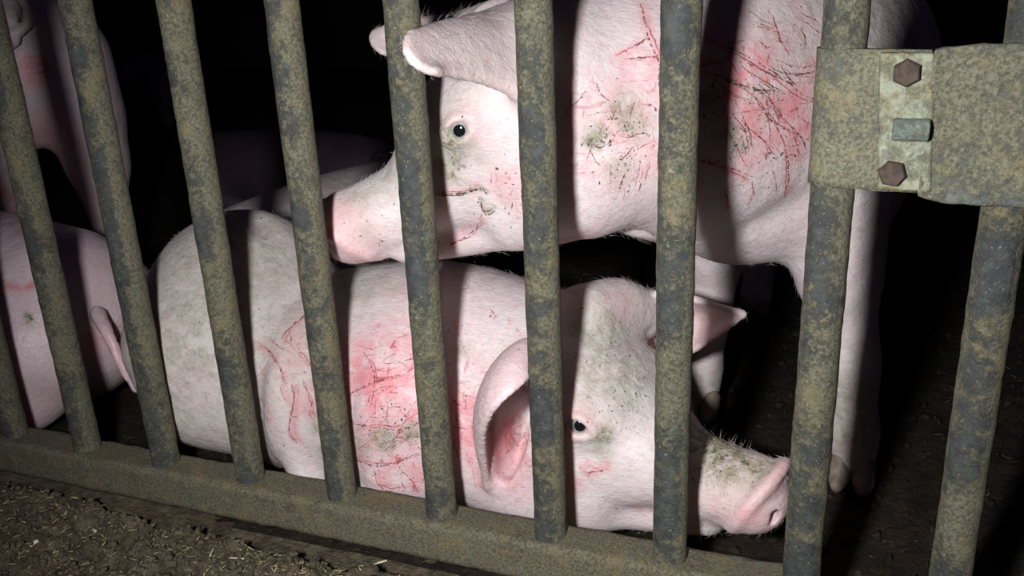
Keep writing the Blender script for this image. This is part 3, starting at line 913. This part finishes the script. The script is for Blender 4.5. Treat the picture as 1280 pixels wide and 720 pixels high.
for hx, hy in ((.825, .86), (1.01, .94)):
    fd.sweep([(hx+.02, hy, .40), (hx+.01, hy-.01, .29), (hx, hy+.04, .20)], [.07, .065, .045], [.11, .085, .05], up=(0, 1, 0), k=.04)
    fd.sweep([(hx, hy+.04, .21), (hx, hy+.035, .14), (hx, hy+.01, .07), (hx, hy-.005, .035)], [.04, .03, .027, .028], k=.02)
fd.sweep([(.79, .31, .40), (.85, .33, .34)], [.065, .065], [.075, .065], k=.05)          # brisket
eyesB = add_head(fd, fb, gaze=((0, 0, 0), (.1, -.15, .0)))
fd.crease([at(*q) for q in ((835, 268, .23), (790, 284, .20), (740, 300, .17))], .012, .014)
fd.crease([at(*q) for q in ((716, 160, .14), (718, 220, .12), (712, 290, .13))], .008, .018)
fd.crease([at(*q) for q in ((1010, 260, .25), (940, 270, .25), (880, 268, .24))], .006, .022)
fd.sweep([at(702, 90, .12), at(704, 145, .10)], [.012, .008], k=.008, sub=True)
earB = fd.sheet([[at(712, 10, .22), at(730, 60, .19), at(728, 112, .14), at(710, 162, .11)],
                 [at(650, 8, .18), at(655, 24, .11), at(655, 100, .06), at(676, 128, .08)],
                 [at(580, 22, .13), at(572, 4, .05), at(598, 118, .02), at(596, 86, .06)],
                 [at(530, 42, .02), at(504, 32, -.03), at(492, 80, -.05), at(545, 90, -.025)]], .0062, .0048, .014, 44, 44)
_b = [fb.p(q) for q in ((.085, -.030, .095), (.06, -.050, .115), (.03, -.070, .110), (.02, -.090, .075))]     # far ear, rooted on the far side of the skull
_t = [at(470, 40, .31), at(462, 42, .30), at(462, 56, .29), at(480, 66, .29)]
_m = [at(530, 14, .30), at(520, 20, .33), at(520, 50, .34), at(530, 80, .32)]
earB2 = fd.sheet([_b, [_b[q]*.5+_m[q]*.5 for q in range(4)], _m, _t], .0065, .0048, .014, 30, 54)


def marks_b(s):
    s.blob(3, 430, 290, .045, .6); s.blob(3, 420, 275, .03, .8); s.blob(3, 450, 320, .03, .6); s.blob(3, 585, 155, .026, .4)
    for p in earB.reshape(-1, 3)[::31]: s.blob(3, 0, 0, .022, .2, P=p); s.blob(1, 0, 0, .022, .16, P=p)  # thin grey film over the ear paints in the look of grazing light
    for x, y, r, a in ((900, 100, .05, .85), (940, 115, .055, 1.0), (975, 130, .05, 1.0), (1000, 160, .04, .85), (960, 170, .04, .55), (920, 145, .04, .6), (885, 75, .03, .6),
                       (1010, 120, .03, .6), (985, 190, .03, .35), (745, 130, .03, .5), (780, 150, .04, .6), (805, 105, .03, .45), (760, 200, .03, .35), (815, 170, .03, .5),
                       (735, 165, .025, .4), (785, 225, .03, .3), (720, 300, .03, .3), (640, 235, .025, .5), (655, 260, .02, .4), (545, 310, .02, .3), (1000, 20, .04, .25),
                       (975, 60, .03, .3), (820, 60, .02, .3), (870, 225, .03, .3), (730, 205, .02, .4)): s.blob(0, x, y, r, a)
    s.scratches(880, 70, 1000, 130, 24, 38, 10, 60, .0026, a=.65, rd=.8)
    s.scratches(900, 100, 1000, 190, 26, 50, 18, 46, .0026, a=.75, rd=.7)
    s.scratches(730, 110, 825, 210, 30, 120, 40, 24, .0025, a=.7, rd=.55)
    s.scratches(760, 195, 815, 235, 14, 95, 10, 26, .0024, a=.7, rd=.4)
    s.scratches(880, 0, 1025, 70, 16, 50, 20, 34, .0022, a=.5, rd=.4)
    s.scratches(600, 190, 655, 280, 12, 110, 40, 16, .0022, a=.6, rd=.3)
    s.scratches(870, 195, 1000, 240, 10, 40, 30, 26, .0022, a=.55, rd=.3)
    for ln in (((800, 5), (812, 40), (825, 72), (828, 110)), ((770, 70), (795, 55), (812, 45)), ((875, 45), (915, 62), (960, 85), (1000, 115), (1022, 125)),
               ((885, 90), (930, 110), (965, 150), (1010, 175)), ((960, 140), (980, 180), (985, 215), (985, 245)), ((780, 75), (810, 72), (826, 70)),
               ((965, 20), (975, 45), (988, 68)), ((548, 242), (575, 240), (598, 236)), ((562, 306), (585, 292), (600, 276)), ((870, 200), (910, 212), (935, 222))):
        s.ribbon('scratches', ln, .0011, .93); s.ribbon('scabs', ln, .0012, .45); s.stroke(0, ln, .006, .6)
    for x, y, r, a in ((562, 188, .026, 1.0), (562, 208, .022, 1.0), (585, 195, .02, .5), (600, 100, .03, .5), (570, 115, .03, .5), (645, 130, .02, .35), (545, 95, .02, .4),
                       (480, 225, .03, .6), (450, 245, .03, .55), (510, 215, .03, .5), (455, 290, .018, .4), (780, 140, .02, .8), (795, 155, .018, .8), (750, 170, .014, .9),
                       (740, 178, .012, .9), (885, 125, .014, .8), (915, 172, .012, .8), (775, 215, .018, .5), (925, 185, .012, .8), (1060, 470, .03, .35), (1062, 540, .05, .75), (1065, 500, .05, .6),
                       (1055, 440, .03, .4), (880, 480, .03, .5), (1120, 20, .07, .6), (1105, 50, .06, .5), (1000, 75, .05, .25), (960, 130, .03, .3)): s.blob(1, x, y, r, a, hard=1)
    for ln in (((545, 241), (570, 243), (600, 234), (608, 242)), ((600, 252), (606, 268), (618, 262)), ((738, 180), (750, 186), (765, 178)), ((900, 95), (935, 110), (975, 118))):
        s.stroke(1, ln, .0028, .7); s.ribbon('dung_specks', ln, .0013, .6); s.ribbon('dung_specks', [(x+rng.normal(0, 2), y+rng.normal(0, 2)) for x, y in ln], .0010, .5)
    s.specks(590, 215, 655, 290, 60, .0014); s.specks(735, 115, 825, 215, 150, .0014); s.specks(765, 195, 815, 235, 60, .0012); s.specks(880, 70, 1025, 215, 230, .0013)
    s.specks(870, 100, 910, 150, 30, .0016); s.specks(905, 160, 940, 195, 40, .0016); s.specks(550, 160, 590, 215, 50, .0010); s.specks(900, 0, 1030, 70, 60, .001)
    s.specks(430, 230, 530, 320, 60, .0009); s.specks(730, 165, 770, 190, 40, .0015)


LB = np.array([.9, .55, 0])
oB, VB, NB = build_pig(fd, LB, M['skin'], 'standing pig with scratched shoulder, head turned left over the lying pig\'s back', marks_b, eyesB)
frontB = ((NB @ -_F) > -.35) & (VB[:, 1] < .62)
bristles(oB, VB, NB, 11000, LB, (.7, .3, -.5), .008, .00011, frontB, .3)
bristles(oB, VB, NB, 260, LB, (.6, .2, .5), .016, .00013, ((VB-at(600, 20, .42))**2).sum(1) < .13**2, .5, 'nape_hair')
for (hx, hy), yw in (((1.002, .312), -1.65), ((.799, .44), -1.75), ((.825, .85), -1.6), ((1.01, .93), -1.6)): add_hoof(oB, (hx, hy, 0), yw, LB, 1.02)


# ================================================================== other pigs
def standing_pig(fd, f, head=True, hyaw=0, tail='curl'):
    """a whole standing pig; local x = 0 at the rump, facing +x"""
    k = f.s
    fd.sweep([(.13, 0, .445), (.25, 0, .455), (.45, 0, .44), (.62, 0, .44), (.72, 0, .45)], [.125, .145, .15, .145, .125], [.135, .145, .15, .15, .135], fr=f, k=.03*k)
    for sd in (-1, 1):
        fd.sweep([(.11, sd*.07, .46), (.10, sd*.078, .36), (.095, sd*.085, .27)], [.072, .070, .052], [.10, .095, .07], fr=f, up=(1, 0, 0), k=.03*k)
        fd.sweep([(.09, sd*.085, .28), (.055, sd*.085, .19), (.06, sd*.085, .10), (.075, sd*.085, .035)], [.048, .034, .027, .03], fr=f, k=.02*k)
        fd.sweep([(.62, sd*.08, .40), (.60, sd*.085, .28), (.61, sd*.085, .20), (.61, sd*.085, .10), (.615, sd*.085, .035)], [.07, .05, .035, .028, .03], fr=f, k=.03*k)
    if tail == 'curl':
        ring = [(-.012-.006*t, .034*math.cos(6.6*t-1.6)+.004, .535+.036*math.sin(6.6*t-1.6)+.012*t) for t in np.linspace(0, 1, 16)]
        fd.sweep([(.03, .0, .545), (.0, .002, .53)], [.022, .016], fr=f, k=.012)
        fd.sweep(ring, np.linspace(.0135, .008, 16), fr=f, k=.006, n=44)
    if head:
        h = Frame(f.p((.82, 0, .47)), 0, 0, 0, k); h.R = f.R @ Frame((0, 0, 0), hyaw, 22).R
        fd.sweep([(.70, 0, .46), (.80, 0, .475), (.84, 0, .47)], [.12, .11, .10], [.13, .12, .11], fr=f, k=.03)
        add_head(fd, h, False)
        for sd in (-1, 1):
            q = lambda *P: [h.p(p) for p in P]
            fd.sheet([q((.05, sd*.03, .09), (.0, sd*.05, .10), (-.01, sd*.09, .06)), q((.05, sd*.05, .15), (.0, sd*.08, .16), (-.01, sd*.12, .10)),
                      q((.10, sd*.07, .15), (.08, sd*.10, .15), (.06, sd*.13, .10)), q((.13, sd*.10, .11), (.13, sd*.105, .10), (.12, sd*.11, .09))], .008, .007, .012, 18, 18)
    return f


# seen from behind at the left edge: hams, curled tail
yc = 137
fc = Frame((-.356, .441, 0), yc, 0, 0, 1.06)
ctr = fc.p((.5, 0, 0))
fd = Field((ctr[0]-.62, ctr[1]-.62, -.01), (ctr[0]+.62, ctr[1]+.62, .78), .0075)
standing_pig(fd, fc, True)


def marks_c(s):
    s.blob(3, 48, 90, .03, 1.0); s.blob(0, 46, 88, .022, .9); s.blob(0, 60, 215, .012, .9); s.blob(3, 70, 180, .07, .35); s.blob(1, 25, 20, .04, .4)
    s.blob(0, 170, 250, .012, .8); s.blob(0, 10, 250, .03, .5); s.blob(0, 60, 170, .03, .25)


LC = fc.p((.35, 0, 0))
oC, VC, NC = build_pig(fd, LC, M['skin_wet'], 'standing pig seen from behind with a curled tail, at the left edge', marks_c)
for sd in (-1, 1):
    for x in (.08, .62): add_hoof(oC, fc.p((x+.01, sd*.085, 0)), math.radians(yc), LC, 1.1)

# lying at the left edge, rump to the right, tail hanging down
fd = Field((-1.15, .02, -.01), (.10, .46, .40), .0065)
fd.sweep([(-.115, .205, .150), (-.26, .215, .155), (-.50, .23, .155), (-.68, .25, .15), (-.78, .25, .15)], [.13, .145, .15, .14, .12], [.135, .14, .145, .14, .12], k=.03)
fd.sweep([(-.11, .125, .14), (-.13, .115, .09)], [.075, .07], [.09, .08], up=(1, 0, 0), k=.04)
fd.sweep([(-.10, .28, .14), (-.12, .28, .09)], [.075, .07], [.08, .08], up=(1, 0, 0), k=.04)
fd.sweep([(-.10, .10, .06), (-.2, .085, .035), (-.27, .085, .025)], [.04, .03, .024], k=.03)
fd.sweep([(-.60, .12, .09), (-.68, .10, .04), (-.78, .10, .025)], [.05, .035, .025], k=.03)
fd.sweep([at(122, 392, .150), at(134, 416, .125), at(148, 446, .118), at(162, 474, .118), at(170, 488, .12)], [.012, .0095, .008, .0072, .006], k=.012)
add_head(fd, Frame((-.85, .25, .15), 180, 14, 0, 1.0), False)
hd = Frame((-.85, .25, .15), 180, 14, 0, 1.0)
for sd in (-1, 1):
    q = lambda *P: [hd.p(p) for p in P]
    fd.sheet([q((.05, sd*.03, .09), (.0, sd*.05, .10), (-.01, sd*.09, .06)), q((.05, sd*.05, .13), (.0, sd*.08, .14), (-.01, sd*.12, .10)),
              q((.10, sd*.07, .13), (.08, sd*.10, .13), (.06, sd*.12, .10)), q((.13, sd*.10, .10), (.13, sd*.105, .10), (.12, sd*.11, .09))], .008, .007, .012, 18, 18)


def marks_d(s):
    s.blob(3, 145, 430, .05, .5); s.blob(3, 118, 440, .03, .5); s.blob(1, 105, 535, .03, .6); s.blob(1, 130, 500, .05, .35)
    s.stroke(0, ((2, 353), (15, 357), (30, 358), (45, 356)), .005, .9); s.blob(0, 150, 420, .02, .4); s.blob(0, 118, 425, .015, .4)
    s.stroke(1, ((35, 392), (38, 396), (36, 400)), .005, 1.0)


LD = np.array([-.4, .22, 0])
oD, VD, ND = build_pig(fd, LD, M['skin_wet'], 'pig lying at the left edge, smooth rump and hanging tail towards the middle', marks_d)


def lying_pig(c, yaw, label, material, h=.009, sc=1.0, ears=True, top=0.0):
    f = Frame((*c, 0), yaw, 0, 0, sc); a = f.p((.9, 0, 0)); b = f.p((-.25, 0, 0))
    lo = np.minimum(a, b)-.22*sc; hi = np.maximum(a, b)+.22*sc
    fd = Field((lo[0], lo[1], -.01), (hi[0], hi[1], .46*sc), h)
    fd.sweep([(-.02, 0, .15), (.12, 0, .155), (.34, 0, .155), (.52, 0, .15), (.62, 0, .15)], [.13, .145, .15, .14, .12], [.135, .14+top, .145+top, .14, .12], fr=f, k=.03)
    for sd in (-1, 1):
        fd.sweep([(-.01, sd*.09, .14), (.03, sd*.10, .08)], [.07, .065], [.08, .08], up=(1, 0, 0), fr=f, k=.04)
        fd.sweep([(.02, sd*.12, .05), (.12, sd*.13, .03)], [.035, .024], fr=f, k=.03)
        fd.sweep([(.46, sd*.10, .09), (.56, sd*.12, .04), (.66, sd*.12, .025)], [.05, .033, .024], fr=f, k=.03)
    hd = Frame(f.p((.66, 0, .16)), 0, 0, 0, sc); hd.R = f.R @ Frame((0, 0, 0), 0, 15).R
    add_head(fd, hd, False)
    for sd in (-1, 1):
        q = lambda *P: [hd.p(p) for p in P]
        fd.sheet([q((.05, sd*.03, .09), (.0, sd*.05, .10), (-.01, sd*.09, .06)), q((.05, sd*.05, .13), (.0, sd*.08, .14), (-.01, sd*.12, .10)),
                  q((.10, sd*.07, .13), (.08, sd*.10, .13), (.06, sd*.12, .10)), q((.13, sd*.10, .10), (.13, sd*.105, .10), (.12, sd*.11, .09))], .009, .008, .012, 16, 16)
    return build_pig(fd, f.p((.3, 0, 0)), material, label, None)


lying_pig((-.04, .53), 78, 'pale pig lying right behind the front pig, only its rump showing', M['skin'], .009, .80)
lying_pig((-.64, 1.27), 2, 'pig lying at the back of the pen, the gloom painted into its skin', M['skin_shaded'], .010, .75)
lying_pig((-2.2, 2.75), -45, 'pig far back beside the one with the curled tail, its skin painted dim', M['skin_shaded'], .010, .95)

# ================================================================== straw and dung litter
def stalks(name, n, xr, yr, hf, lr, wr, material, label, lift=.004):
    V, Fc = [], []
    for i in range(n):
        x, y = rng.uniform(*xr), rng.uniform(*yr); l, w = rng.uniform(*lr), rng.uniform(*wr)
        a = rng.uniform(0, math.pi); t = rng.normal(0, .25); c = np.array([x, y, hf[0](np.array([[x]]), np.array([[y]]))[0, 0]+lift])
        d = np.array([math.cos(a)*math.cos(t), math.sin(a)*math.cos(t), math.sin(t)]); s = unit(np.cross(d, (0, 0, 1))); u = np.cross(s, d)
        b = len(V); bend = u*l*rng.uniform(-.12, .12)
        for q, o in ((-.5, 0), (0, 1), (.5, 0)):
            p = c+d*l*q+bend*o
            V += [p+s*w, p+u*w*.6, p-s*w, p-u*w*.6]
        for r in (0, 4):
            for j in range(4): Fc.append((b+r+j, b+r+(j+1) % 4, b+r+4+(j+1) % 4, b+r+4+j))
        Fc += [(b+3, b+2, b+1, b), (b+8, b+9, b+10, b+11)]
    o = link(name, np_mesh(name, np.array(V), np.array(Fc), False), material)
    tag(o, label, 'straw', kind='stuff')
    return o


stalks('straw_litter', 3800, (-.1, .95), (-.30, -.024), [soil_h], (.002, .011), (.0003, .0009), M['straw'], 'chopped straw scattered over the soil before the gate', .002)
stalks('straw_litter', 700, (-.2, 1.7), (.05, 1.2), [floor_h], (.004, .016), (.0005, .0011), M['straw_dull'], 'bits of straw trodden into the dark pen floor', .002)
def crumbs(name, n, xr, yr, hf, rr, material, label):
    bm = bmesh.new(); bmesh.ops.create_icosphere(bm, subdivisions=1, radius=1)
    bv = np.array([v.co[:] for v in bm.verts]); bf = np.array([[v.index for v in f.verts] for f in bm.faces]); bm.free()
    X = rng.uniform(*xr, n); Y = rng.uniform(*yr, n); Z = hf(X[:, None], Y[:, None])[:, 0]
    r = rr[0]+(rr[1]-rr[0])*rng.random(n)**3
    V = bv[None]*(1+rng.normal(0, .22, (n, len(bv), 1)))*r[:, None, None]*rng.uniform(.6, 1.3, (n, 1, 3))+np.stack([X, Y, Z+r*.3], 1)[:, None]
    Fc = bf[None]+(np.arange(n)*len(bv))[:, None, None]
    o = link(name, np_mesh(name, V.reshape(-1, 3), Fc.reshape(-1, 3)), material); tag(o, label, 'soil', kind='stuff')


crumbs('dung_crumbs', 14000, (-.2, .95), (-.34, -.022), soil_h, (.0008, .0050), M['soil'], 'crumbly lumps of dung and soil heaped before the gate')
crumbs('dung_crumbs', 4000, (.0, 1.6), (.03, 1.0), floor_h, (.0015, .008), M['floor'], 'dark lumps of dung trodden over the pen floor')
for (x, y, ax, ay, ln, w, lab) in ((395, 673, .1, 1, .012, .003, 'pale stubby straw chip leaning under the bottom rail'),
                                   (292, 698, 1, .05, .034, .0011, 'long pale straw stalk lying flat on the soil under the third bar gap'),
                                   (42, 679, .3, 1, .010, .0035, 'small whitish chip on the soil at the lower left'),
                                   (118, 663, 1, -.5, .010, .002, 'short yellowish straw chip on the soil near the left end'),
                                   (265, 690, .5, -1, .018, .001, 'thin pale straw standing up from the soil beside the flat stalk'),
                                   (470, 705, 1, .8, .026, .0016, 'flat pale straw on the soil below the rail, towards the middle')):
    d = _RT*(x-640)/FPX-_UP*(y-360)/FPX+_F; p = CAM+d*((.012-CAM[2])/d[2])
    z = soil_h(np.array([[p[0]]]), np.array([[p[1]]]))[0, 0]; p = CAM+d*((z+.002-CAM[2])/d[2])
    bm = bmesh.new(); dr = Vector((ax, ay, .15)).normalized(); sv = dr.cross(Vector((0, 0, 1))).normalized(); uv = sv.cross(dr)
    R = []
    for q in np.linspace(-.5, .5, 6):
        c = dr*ln*q+uv*ln*.08*(.25-q*q)
        R.append([bm.verts.new(c+sv*w*math.cos(a)+uv*w*.6*math.sin(a)) for a in np.arange(6)*math.pi/3])
    for a, b in zip(R[:-1], R[1:]):
        for j in range(6): bm.faces.new((a[j], a[(j+1) % 6], b[(j+1) % 6], b[j]))
    bm.faces.new(R[0][::-1]); bm.faces.new(R[-1]); bmesh.ops.recalc_face_normals(bm, faces=bm.faces[:])
    tag(link('straw_stalk', bm_mesh('straw_stalk', bm), M['straw_pale'], None, Vector(p)), lab, 'straw', 'loose straw pieces on the soil')
print('built', round(time.time()-T0, 1))
